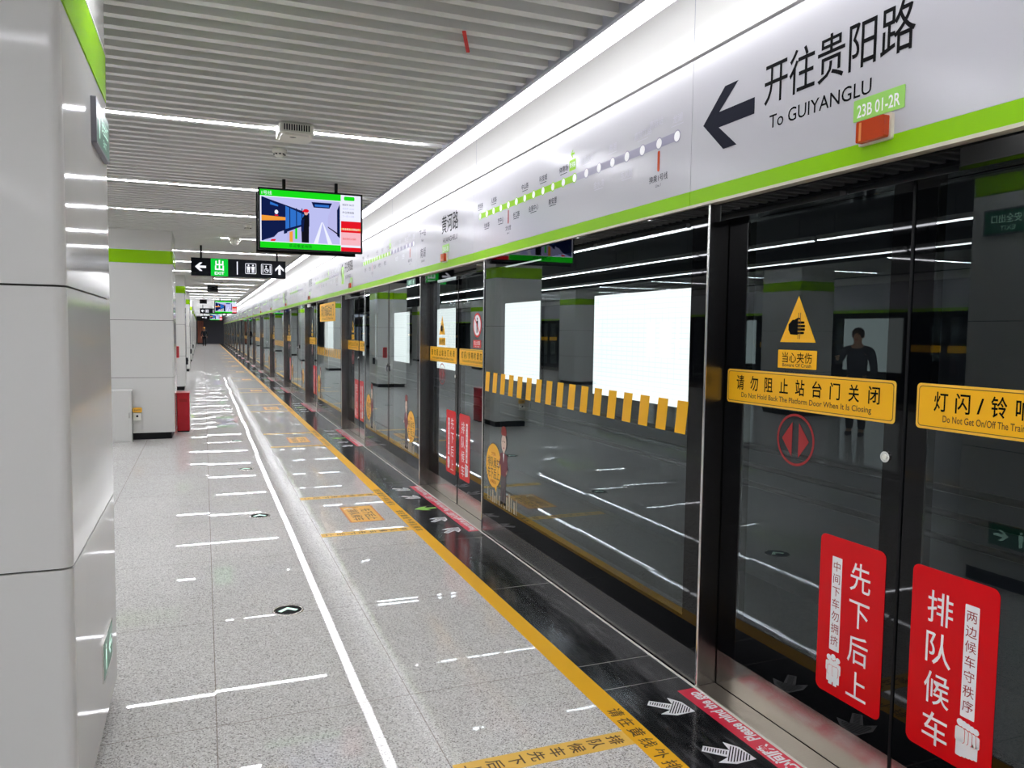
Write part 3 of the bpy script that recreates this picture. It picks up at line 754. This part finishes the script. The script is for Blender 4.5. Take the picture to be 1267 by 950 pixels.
for i in range(14):
    loc = (.43, 4.5+2.42*i, 0)
    lab = 'round steel floor disc with a white chevron, '+('closest to the viewpoint' if i == 0 else nth(i+1)+' from the viewpoint')
    if dp: copy_tree(dp, loc, lab); continue
    dp = thing('guide_disc', loc, lab, 'floor disc', 'evacuation guide discs in the floor')
    MB().lathe((0, 0, 0), [(.088, 0), (.086, .003), (.074, .0035), (.074, 0)], steel, 32).build('ring', dp)
    MB().lathe((0, 0, 0), [(.074, 0), (.074, .0022)], ink, 32).build('face', dp)
    MB().prism(FX(0, 0), [(-.055, -.005), (0, .045), (.055, -.005), (.04, -.025), (0, .012), (-.04, -.025)][::-1], .0022, .0028, mint).build('chevron', dp)

# ------------------------------------------------------------------ hanging screens and signs
def tv(y):
    t = thing('hanging_screen', (.95, y, 2.62), 'x', 'screen', 'hanging information screens')
    w, hh = .475, .28
    MB().box(-w, .0, -hh, w, .05, hh, blackp).box(-w+.02, .05, -hh+.02, w-.02, .075, hh-.02, blackp).build('casing', t)
    MB().box(-w-.012, .10, -hh-.02, w-.05, .15, hh-.03, blackp).box(-.3, .075, -.12, .3, .10, .12, blackp).build('rear_casing', t)
    for x in (-.24, .24): MB().cyl((x, .085, hh-.04), (x, .085, .42), .016, blackp, 10).build('hanger', t)
    b = MB(); fr = facefr(0, -.0005, 0)
    a, z = w-.016, hh-.016
    b.rect(fr, -a, -z, a, z, 0, ledw)
    b.rect(fr, -a, z-.058, .27, z, .0004, ledg); b.text(fr, '1号线', -a+.06, z-.03, .034, .0008, ledw)
    b.rect(fr, -a, -z, .27, -z+.055, .0004, ledg); b.text(fr, '欢迎乘坐地铁', -.1, -z+.028, .03, .0008, ledk)
    b.poly(fr, rrect(.30, z-.05, .40, z-.012, .012, 3), .0004, ledg)
    # picture: the platform seen along its length
    x0, x1, y0, y1 = -a+.012, .262, -z+.062, z-.066
    vx, vy = .085, .005
    b.rect(fr, x0, y0, x1, y1, .0004, ledq)
    b.poly(fr, [(x0, y1), (x0, y0), (x0+.02, y0), (x0+.02, y1)], .0006, ledb)
    b.poly(fr, [(x0, y0), (-.02, -.05), (-.02, .07), (x0, y1)], .0008, ledn)
    b.poly(fr, [(-.235, -.085), (-.04, -.02), (-.04, .045), (-.235, .125)], .0010, ledb)
    for q in (-.2, -.14, -.09): b.poly(fr, [(q, -.075), (q+.008, -.073), (q+.008, .11), (q, .113)], .0012, ledn)
    b.poly(fr, [(x0, -.02), (-.235, -.005), (-.235, .022), (x0, .03)], .0012, ledo)
    b.poly(fr, [(-.37, .13), (-.30, .115), (-.30, .13), (-.37, .155)], .0012, ledb); b.poly(fr, ell(-.315, .065, .016, .02, n=14), .0012, ledw); b.rect(fr, -.33, .03, -.3, .04, .0012, ledr)
    b.poly(fr, [(-.37, y0), (-.25, y0), (-.25, -.10), (-.3, -.12)], .0012, ledq); b.poly(fr, [(-.37, y0), (-.33, y0), (-.32, y0+.02), (-.36, y0+.018)], .0014, ledr)
    b.poly(fr, [(-.22, y0), (-.08, y0), (-.08, -.05), (-.22, -.11)], .0012, ledl); b.poly(fr, [(-.2, y0), (-.17, y0), (-.17, -.1), (-.2, -.11)], .0014, ledo); b.poly(fr, [(-.15, y0+.03), (-.13, y0+.03), (-.13, -.07), (-.15, -.08)], .0014, ledg)
    b.poly(fr, [(.0, y1-.02), (.19, y1-.02), (.165, y1-.07), (.02, y1-.07)], .0010, ledn); b.rect(fr, .03, y1-.06, .16, y1-.04, .0012, ledb)
    b.poly(fr, [(.15, y0+.12), (x1, y0+.075), (x1, y1), (.21, y1), (.15, .05)], .0010, ledl); b.poly(fr, [(.235, y0+.08), (x1, y0+.06), (x1, y1-.02), (.235, y1-.08)], .0012, ledn)
    b.poly(fr, [(.15, -.05), (x1, -.125), (x1, -.11), (.15, -.04)], .0013, ledk)
    b.poly(fr, [(.02, y0), (.09, -.005), (.1, -.005), (.06, y0)], .0012, ledw); b.poly(fr, [(.15, y0), (.1, -.005), (.105, -.005), (.19, y0)], .0012, ledw)
    # person in the picture: red cap, black coat
    px = -.045
    b.poly(fr, [(px-.045, y0), (px-.05, .0), (px-.02, .055), (px+.012, .055), (px+.022, .0), (px+.02, y0)], .0016, ledk)
    b.poly(fr, ell(px-.005, .075, .018, .023, n=16), .0018, leds); b.poly(fr, ell(px-.005, .093, .026, .016, n=16), .0020, ledr); b.poly(fr, rrect(px-.04, .083, px-.005, .091, .004, 2), .0020, ledr)
    b.poly(fr, [(px-.05, -.1), (px-.03, -.1), (px-.02, .02), (px-.05, .0)], .0018, ledn)
    # side column
    for q, s_ in enumerate(('首班车 06:30', '末班车 22:00', '开往贵阳路', '下一班 3 分钟')): b.text(fr, s_, .285, z-.09-q*.036, .02, .0008, ledl if q % 2 else ledk, align='L', width=.11)
    b.rect(fr, .272, -z, a, .02, .0006, ledr); b.rect(fr, .272, -.065, a, -.045, .0010, ledo); b.text(fr, '安全乘车文明出行', .365, -.055, .018, .0014, ledw, width=.16)
    b.rect(fr, .272, -.205, a, -.085, .0008, ledp); b.text(fr, '请站在黄线以内候车', .35, -.145, .02, .0012, ledr, width=.13)
    b.rect(fr, .272, -.225, a, -.205, .0010, ledw)
    b.build('display', t)
    return t
t0 = tv(7.5); t0['label'] = 'hanging information screen showing a platform picture with green bars, closest to the viewpoint'
for i, y in enumerate((37.5, 67.5)):
    copy_tree(t0, (.95, y, 2.62), 'small distant hanging information screen, '+nth(i+2)+' from the viewpoint')
def wc_icon(b, fr, u, w):
    b.ring(fr, rrect(u-.088, -.088, u+.088, .088, .012, 3), rrect(u-.08, -.08, u+.08, .08, .01, 3), w, sgw)
    for s in (-1, 1):
        c = u+s*.036
        b.poly(fr, ell(c, .055, .014, n=12), w, sgw); b.poly(fr, [(c-.03, .034), (c+.03, .034), (c+.022, -.02), (c-.022, -.02)][::-1], w, sgw)
        b.rect(fr, c-.02, -.07, c-.003, -.015, w, sgw); b.rect(fr, c+.003, -.07, c+.02, -.015, w, sgw)
def lift_icon(b, fr, u, w):
    b.ring(fr, rrect(u-.088, -.088, u+.088, .088, .012, 3), rrect(u-.08, -.08, u+.08, .08, .01, 3), w, sgw)
    for x in (-.066, .054): b.rect(fr, u+x, -.065, u+x+.012, .065, w, sgw)
    b.ring(fr, ell(u, -.02, .036, n=20), ell(u, -.02, .028, n=20), w, sgw); b.poly(fr, ell(u-.005, .05, .012, n=12), w, sgw); b.rect(fr, u-.012, -.02, u-.002, .036, w, sgw); b.rect(fr, u-.012, -.02, u+.026, -.011, w, sgw)
    b.rect(fr, u+.018, -.055, u+.028, -.011, w, sgw)
def exit_block(b, fr, u, w):
    b.rect(fr, u-.135, -.145, u+.135, .145, w, sgg)
    b.text(fr, '出', u, .035, .16, w+.0006, sgw, bold=.02, width=.14); b.text(fr, 'EXIT', u, -.095, .06, w+.0006, sgw, bold=.02, width=.15)
def sgn_arrow(b, fr, u, v, w, rot):
    p = [(-.085, 0), (-.01, .07), (.03, .07), (-.02, .019), (.085, .019), (.085, -.019), (-.02, -.019), (.03, -.07), (-.01, -.07)]
    c, s = math.cos(rot), math.sin(rot); q = [(u+x*c-y*s, v+x*s+y*c) for x, y in p]
    b.poly(fr, [q[0], q[8], q[7], q[6], q[3], q[2], q[1]], w, sgw); b.poly(fr, [q[3], q[6], q[5], q[4]], w, sgw)
def sign(y, variant, label):
    t = thing('hanging_sign', (.575, y, 2.64), label, 'sign', 'hanging direction signs')
    MB().box(-.757, 0, -.148, .757, .12, .148, navy).build('sign_box', t)
    for x in (-.6, .62): MB().cyl((x, .06, .145), (x, .06, .42), .017, blackp, 10).build('hanger', t)
    fr = facefr(0, -.0006, 0)
    def pic(name, fn, *a):
        b = MB(); fn(b, fr, *a); b.build(name, t)
    pic('arrow_pictogram', sgn_arrow, -.61, 0, .0, 0); pic('arrow_pictogram', sgn_arrow, .655, 0, 0, -math.pi/2)
    if variant == 0:
        pic('divider_line', lambda b, fr: b.rect(fr, -.04, -.11, -.024, .11, 0, sgw))
        pic('exit_pictogram', exit_block, -.315, 0); pic('toilet_pictogram', wc_icon, .185, 0); pic('lift_pictogram', lift_icon, .44, 0)
    else:
        pic('exit_pictogram', exit_block, .36, 0); pic('toilet_pictogram', wc_icon, -.38, 0); pic('lift_pictogram', lift_icon, .02, 0)
    return t
sign(14.0, 0, 'dark hanging sign with EXIT, toilet and lift pictograms, closest to the viewpoint')
s1 = sign(47.5, 1, 'small distant dark hanging sign, second from the viewpoint')
copy_tree(s1, (.575, 74.0, 2.64), 'tiny distant dark hanging sign, third from the viewpoint')
# hanging sign over the walkway on the other half of the island, seen in the glass
# ------------------------------------------------------------------ things on the ceiling
ap = thing('wireless_access_point', (.60, 5.60, ZC), 'white wireless unit with grille beneath the ceiling slats', 'wireless unit')
MB().prism(Fr((0, 0, -.075), (1, 0, 0), (0, 1, 0)), rrect(-.115, -.13, .115, .13, .03), 0, .06, offw, True).prism(Fr((0, 0, -.09), (1, 0, 0), (0, 1, 0)), rrect(-.1, -.115, .1, .115, .03), 0, .016, offw, True).build('casing', ap)
b = MB()
for q in range(11): b.box(-.085+q*.016, -.1325, -.06, -.077+q*.016, -.129, -.02, inkn)
b.build('grille', ap)
MB().poly(Fr((-.02, -.06, -.0905), (1, 0, 0), (0, -1, 0)), ell(0, 0, .022, .012, n=16), 0, inkn).build('status_mark', ap)
MB().box(-.09, -.06, -.016, .09, .06, .03, slatm).build('bracket', ap)
def detector(loc, label, r=.055):
    t = thing('smoke_detector', loc, label, 'smoke detector', 'smoke detectors under the ceiling slats')
    MB().lathe((0, 0, 0), [(r, 0), (r, -.02), (r*.85, -.03)], offw).build('base', t)
    MB().lathe((0, 0, 0), [(r*.7, -.03), (r*.7, -.045), (r*.5, -.055), (.004, -.057)], offw).build('sensor_cap', t)
    b = MB()
    for q in range(8):
        a = q*math.pi/4; b.box(r*.71*math.cos(a)-.006, r*.71*math.sin(a)-.006, -.043, r*.71*math.cos(a)+.006, r*.71*math.sin(a)+.006, -.034, ink)
    b.build('vents', t)
detector((.565, 6.36, ZC), 'small white smoke detector just beyond the wireless unit')
detector((.57, 11.1, ZC), 'small white smoke detector between hanging screen and hanging sign')
detector((.5, 24.4, ZC), 'small white smoke detector beyond the first hanging sign')
dc = thing('dome_camera', (.46, 12.75, ZC), 'white ceiling dome camera above the hanging sign', 'camera')
MB().lathe((0, 0, 0), [(.085, 0), (.085, -.035), (.07, -.05)], offw).build('base', dc)
MB().lathe((0, 0, 0), [(.065, -.05), (.058, -.08), (.035, -.102), (.004, -.11)], offw).build('dome', dc)
def pendant(loc, label):
    t = thing('pendant_camera', loc, label, 'camera', 'pole mounted cameras')
    MB().cyl((0, 0, 0), (0, 0, -.24), .017, offw, 12).cyl((0, 0, -.02), (0, 0, 0), .045, offw, 16).build('pole', t)
    MB().box(-.13, -.12, -.41, .13, .12, -.25, blackp).build('camera_body', t)
    MB().cyl((0, -.12, -.33), (0, -.16, -.33), .05, ink, 16).build('lens', t)
    return t
p1 = pendant((.235, 22.0, ZC), 'black camera on a white pole just behind the first hanging sign')
copy_tree(p1, (.0, 32.5, ZC), 'smaller looking black camera on a white pole, farther along the ceiling')
rb = MB()
rb.prism(Fr((1.14, 3.52, ZC-.006), Vector((.38, .925, 0)), Vector((-.925, .38, 0))), rrect(0, -.009, .27, .009, .004, 2), 0, .003, red)
rb.box(1.15, 3.56, ZC-.004, 1.166, 3.575, ZC+.02, red)
tag(rb.build('ceiling_tie'), 'short red tape strip stuck across the ceiling slats', 'tape', kind='thing')

# ------------------------------------------------------------------ things on and beside the columns
XF = XC+.86
t = thing('exit_sign_box', (XF, 3.38, 2.345), 'green exit sign box high on the closest white column', 'exit sign')
MB().prism(sidefr(0, 0, 0), rrect(-.205, -.082, .205, .082, .006, 2), 0, .02, grey).build('housing', t)
b = MB(); fr = sidefr(.0205, 0, 0)
b.rect(fr, -.195, -.072, .195, .072, 0, dgrn); person_glyph(b, fr, -.12, 0, .1, .0005, mint); b.text(fr, '安全出口', .05, .018, .05, .0005, mint, width=.2, bold=.01); b.text(fr, 'EXIT', .04, -.04, .034, .0005, mint, width=.1)
b.build('sign_face', t)
t = thing('floor_exit_sign', (XF, 3.3, .355), 'green exit sign plate low on the closest white column', 'exit sign')
MB().prism(sidefr(0, 0, 0), rrect(-.15, -.075, .15, .075, .004, 2), 0, .008, chrome).build('frame', t)
b = MB(); fr = sidefr(.0085, 0, 0); b.rect(fr, -.142, -.067, .142, .067, 0, dgrn); person_glyph(b, fr, -.07, 0, .1, .0005, mint); split_arrow(b, fr, .06, 0, .1, .07, .0005, mint)
b.build('sign_face', t)
t = thing('cabinet', (-1.1, 12.11, 0), 'pale grey low cabinet standing against the second column', 'cabinet')
MB().box(-.145, -.06, 0, .145, .105, .72, enamel).build('body', t)
MB().box(-.15, -.065, .72, .15, .105, .737, slatm).build('top', t)
MB().box(-.138, -.066, .02, .138, -.06, .705, enamel).build('door', t)
MB().box(.11, -.075, .34, .12, -.066, .42, chrome).build('handle', t)
t = thing('wall_socket', (-.895, 12.22, .36), 'small white socket box with yellow notice on the second column', 'socket')
MB().box(-.05, -.035, -.07, .05, 0, .03, offw).build('box', t)
MB().poly(facefr(0, -.0355, 0), ell(0, -.01, .016, n=14), 0, ink).build('outlet', t)
b = MB(); fr = facefr(0, -.001, 0); b.prism(fr, rrect(-.06, .04, .06, .11, .02), 0, .001, yelp).text(fr, '用电危险', 0, .072, .03, .0016, brown, width=.09, bold=.02); b.build('notice', t)
t = thing('waste_bin', (-.31, 13.2, 0), 'red metal waste bin beside the second column', 'bin')
MB().prism(Fr((0, 0, 0), (1, 0, 0), (0, 1, 0)), rrect(-.09, -.18, .09, .18, .012, 3), .02, .585, redb, True).build('body', t)
MB().prism(Fr((0, 0, 0), (1, 0, 0), (0, 1, 0)), rrect(-.094, -.184, .094, .184, .012, 3), .585, .61, redb, True).build('lid', t)
MB().box(-.06, -.1815, .47, .06, -.179, .52, redk).build('flap', t)
MB().box(-.085, -.175, 0, .085, .175, .02, blackp).build('plinth', t)
tag(MB().prism(facefr(-.66, 21.95, 1.0), rrect(-.06, -.15, .06, .15, .01), 0, .006, red).prism(facefr(-.66, 21.95, 1.0), rrect(-.05, -.14, .05, .14, .01), .006, .007, redk).build('wall_plaque'), 'small red plaque on the third column', 'plaque', kind='thing')
bx = None
for i, y in enumerate((22.15, 31.85, 41.55)):
    lab = 'small black fixture low on the '+nth(i+3)+' column'
    b_loc = (XF-.004*(y-3), y+.2, .75)
    if bx: copy_tree(bx, b_loc, lab); continue
    bx = thing('call_point', b_loc, lab, 'call point', 'black fixtures on the column sides')
    MB().box(0, -.07, -.09, .05, .07, .09, blackp).build('housing', bx); MB().cyl((.05, 0, .02), (.058, 0, .02), .025, ink, 14).build('button', bx)

# ------------------------------------------------------------------ people
def skinned(name, verts, edges, radii, m, parent, sub=2):
    me = bpy.data.meshes.new(name); me.from_pydata(verts, edges, [])
    o = bpy.data.objects.new(name, me); COL.objects.link(o)
    o.modifiers.new('s', 'SKIN')
    for i, r in enumerate(radii): me.skin_vertices[0].data[i].radius = (r, r) if not isinstance(r, tuple) else r
    me.skin_vertices[0].data[0].use_root = True
    md = o.modifiers.new('u', 'SUBSURF'); md.levels = sub; md.render_levels = sub
    bpy.context.view_layer.update()
    m2 = bpy.data.meshes.new_from_object(o.evaluated_get(bpy.context.evaluated_depsgraph_get())); m2.name = name
    bpy.data.objects.remove(o); bpy.data.meshes.remove(me)
    m2.materials.clear(); m2.materials.append(m)
    for p in m2.polygons: p.use_smooth = True; p.material_index = 0
    q = bpy.data.objects.new(name, m2); COL.objects.link(q); q.parent = parent
    return q
def chain(pts):
    return [p for p, r in pts], [r for p, r in pts]
def person(loc, rz, label, coat, trousers, cap, reach=False):
    t = thing('person', loc, label, 'person', rz=rz)
    # faces local -Y
    V, E, R = [], [], []
    def v(p, r, par=None):
        V.append(p); R.append(r)
        if par is not None: E.append((par, len(V)-1))
        return len(V)-1
    pel = v((0, 0, .95), (.145, .10)); bel = v((0, .0, 1.1), (.135, .095), pel); che = v((0, .0, 1.28), (.16, .11), bel); shb = v((0, .01, 1.42), (.11, .075), che)
    nk = v((0, .0, 1.50), .055, shb); hd0 = v((0, -.01, 1.57), (.07, .08), nk); hd1 = v((0, -.01, 1.66), (.078, .092), hd0); v((0, 0, 1.74), (.05, .06), hd1)
    hands = []
    for s in (-1, 1):
        hip = v((s*.09, 0, .86), .085, pel); kn = v((s*.1, -.02+.05*(s > 0), .48), .058, hip); an = v((s*.1, .03+.06*(s > 0), .1), .04, kn); v((s*.11, -.1+.06*(s > 0), .04), .038, an)
        sh = v((s*.19, .01, 1.40), .062, shb)
        if reach and s > 0: el = v((s*.25, -.16, 1.2), .045, sh); wr = v((s*.2, -.4, 1.28), .03, el); d = Vector((-.02, -.08, .02))
        else: el = v((s*.25, .03, 1.12), .046, sh); wr = v((s*.25, -.06, .87), .03, el); d = Vector((0, -.012, -.08))
        pm = v(tuple(Vector(V[wr])+d*.6), (.036, .018), wr); hands.append((pm, s, d))
    for pm, s, d in hands:
        base = Vector(V[pm])
        for q in range(4):
            off = Vector((0, (q-1.5)*.018, 0)) if abs(d.z) > .05 else Vector(((q-1.5)*.018, 0, 0))
            ln = (.075, .085, .08, .06)[q]; dn = d.normalized()
            a = v(tuple(base+off+dn*.045), .009, pm); c = v(tuple(base+off+dn*(.045+ln*.5)+Vector((-s*.006, 0, 0))), .008, a); v(tuple(base+off*.9+dn*(.045+ln)+Vector((-s*.02, 0, 0))), .007, c)
        a = v(tuple(base+Vector((-s*.01, -.035, .01)) ), .011, pm); v(tuple(base+Vector((-s*.02, -.055, -.03)) ), .009, a)
    body = skinned('body', V, E, R, skin, t, 2)
    f = MB(); f.lathe((0, -.10, 1.63), [(.004, .03), (.012, 0), (.016, -.016), (.004, -.02)], skin, 10)
    f.poly(facefr(0, -.105, 1.575), ell(0, 0, .024, .007, n=14), 0, redk)
    for s in (-1, 1): f.poly(facefr(s*.03, -.101, 1.655), ell(0, 0, .012, .006, n=12), 0, ink)
    f.build('face_features', t)
    for s in (-1, 1): MB().lathe((s*.083, .0, 1.63), [(.006, .03), (.016, .02), (.016, -.02), (.006, -.03)], skin, 10).build('ear', t)
    # coat: torso and sleeves
    V, E, R = [], [], []
    pel = v((0, .0, .86), (.165, .13)); bel = v((0, .0, 1.05), (.16, .12), pel); che = v((0, .0, 1.28), (.185, .135), bel); shb = v((0, .01, 1.42), (.125, .095), che); v((0, .01, 1.475), (.07, .07), shb)
    for s in (-1, 1):
        sh = v((s*.195, .01, 1.40), .08, shb)
        if reach and s > 0: el = v((s*.25, -.16, 1.2), .062, sh); v((s*.205, -.37, 1.27), .048, el)
        else: el = v((s*.255, .03, 1.12), .062, sh); v((s*.252, -.05, .9), .048, el)
    skinned('coat', V, E, R, coat, t, 2)
    V, E, R = [], [], []
    pel = v((0, .0, .95), (.16, .115))
    for s in (-1, 1):
        hip = v((s*.09, 0, .86), .105, pel); kn = v((s*.1, -.02+.05*(s > 0), .48), .078, hip); v((s*.1, .03+.06*(s > 0), .09), .062, kn)
    skinned('trousers', V, E, R, trousers, t, 2)
    for s in (-1, 1):
        y = .03+.06*(s > 0)
        skinned('shoe', [(s*.1, y+.02, .045), (s*.105, y-.08, .042), (s*.11, y-.17, .035)], [(0, 1), (1, 2)], [.05, .048, .036], ink, t, 2)
    hb = MB(); hb.lathe((0, .012, 1.66), [(.085, -.06), (.095, 0), (.092, .05), (.06, .095), (.005, .108)], hairm, 20).build('hair', t)
    if cap:
        cb_ = MB(); cb_.lathe((0, .0, 1.69), [(.104, -.01), (.108, .02), (.1, .075), (.06, .11), (.005, .12)], cap, 22); cb_.prism(Fr((0, -.1, 1.69), (1, 0, 0), (0, 1, 0)), ell(0, -.02, .08, .07, n=20), -.006, .006, cap); cb_.build('hat', t)
    return t
person((.05, 79.5, 0), 0, 'person in dark uniform with yellow helmet standing at the far end', cloth_d, cloth_d, beanie)
person((-5.5, 9.6, 0), math.radians(60), 'dark haired person in grey jacket standing amid the island platform', cloth_g, cloth_d, None, True)
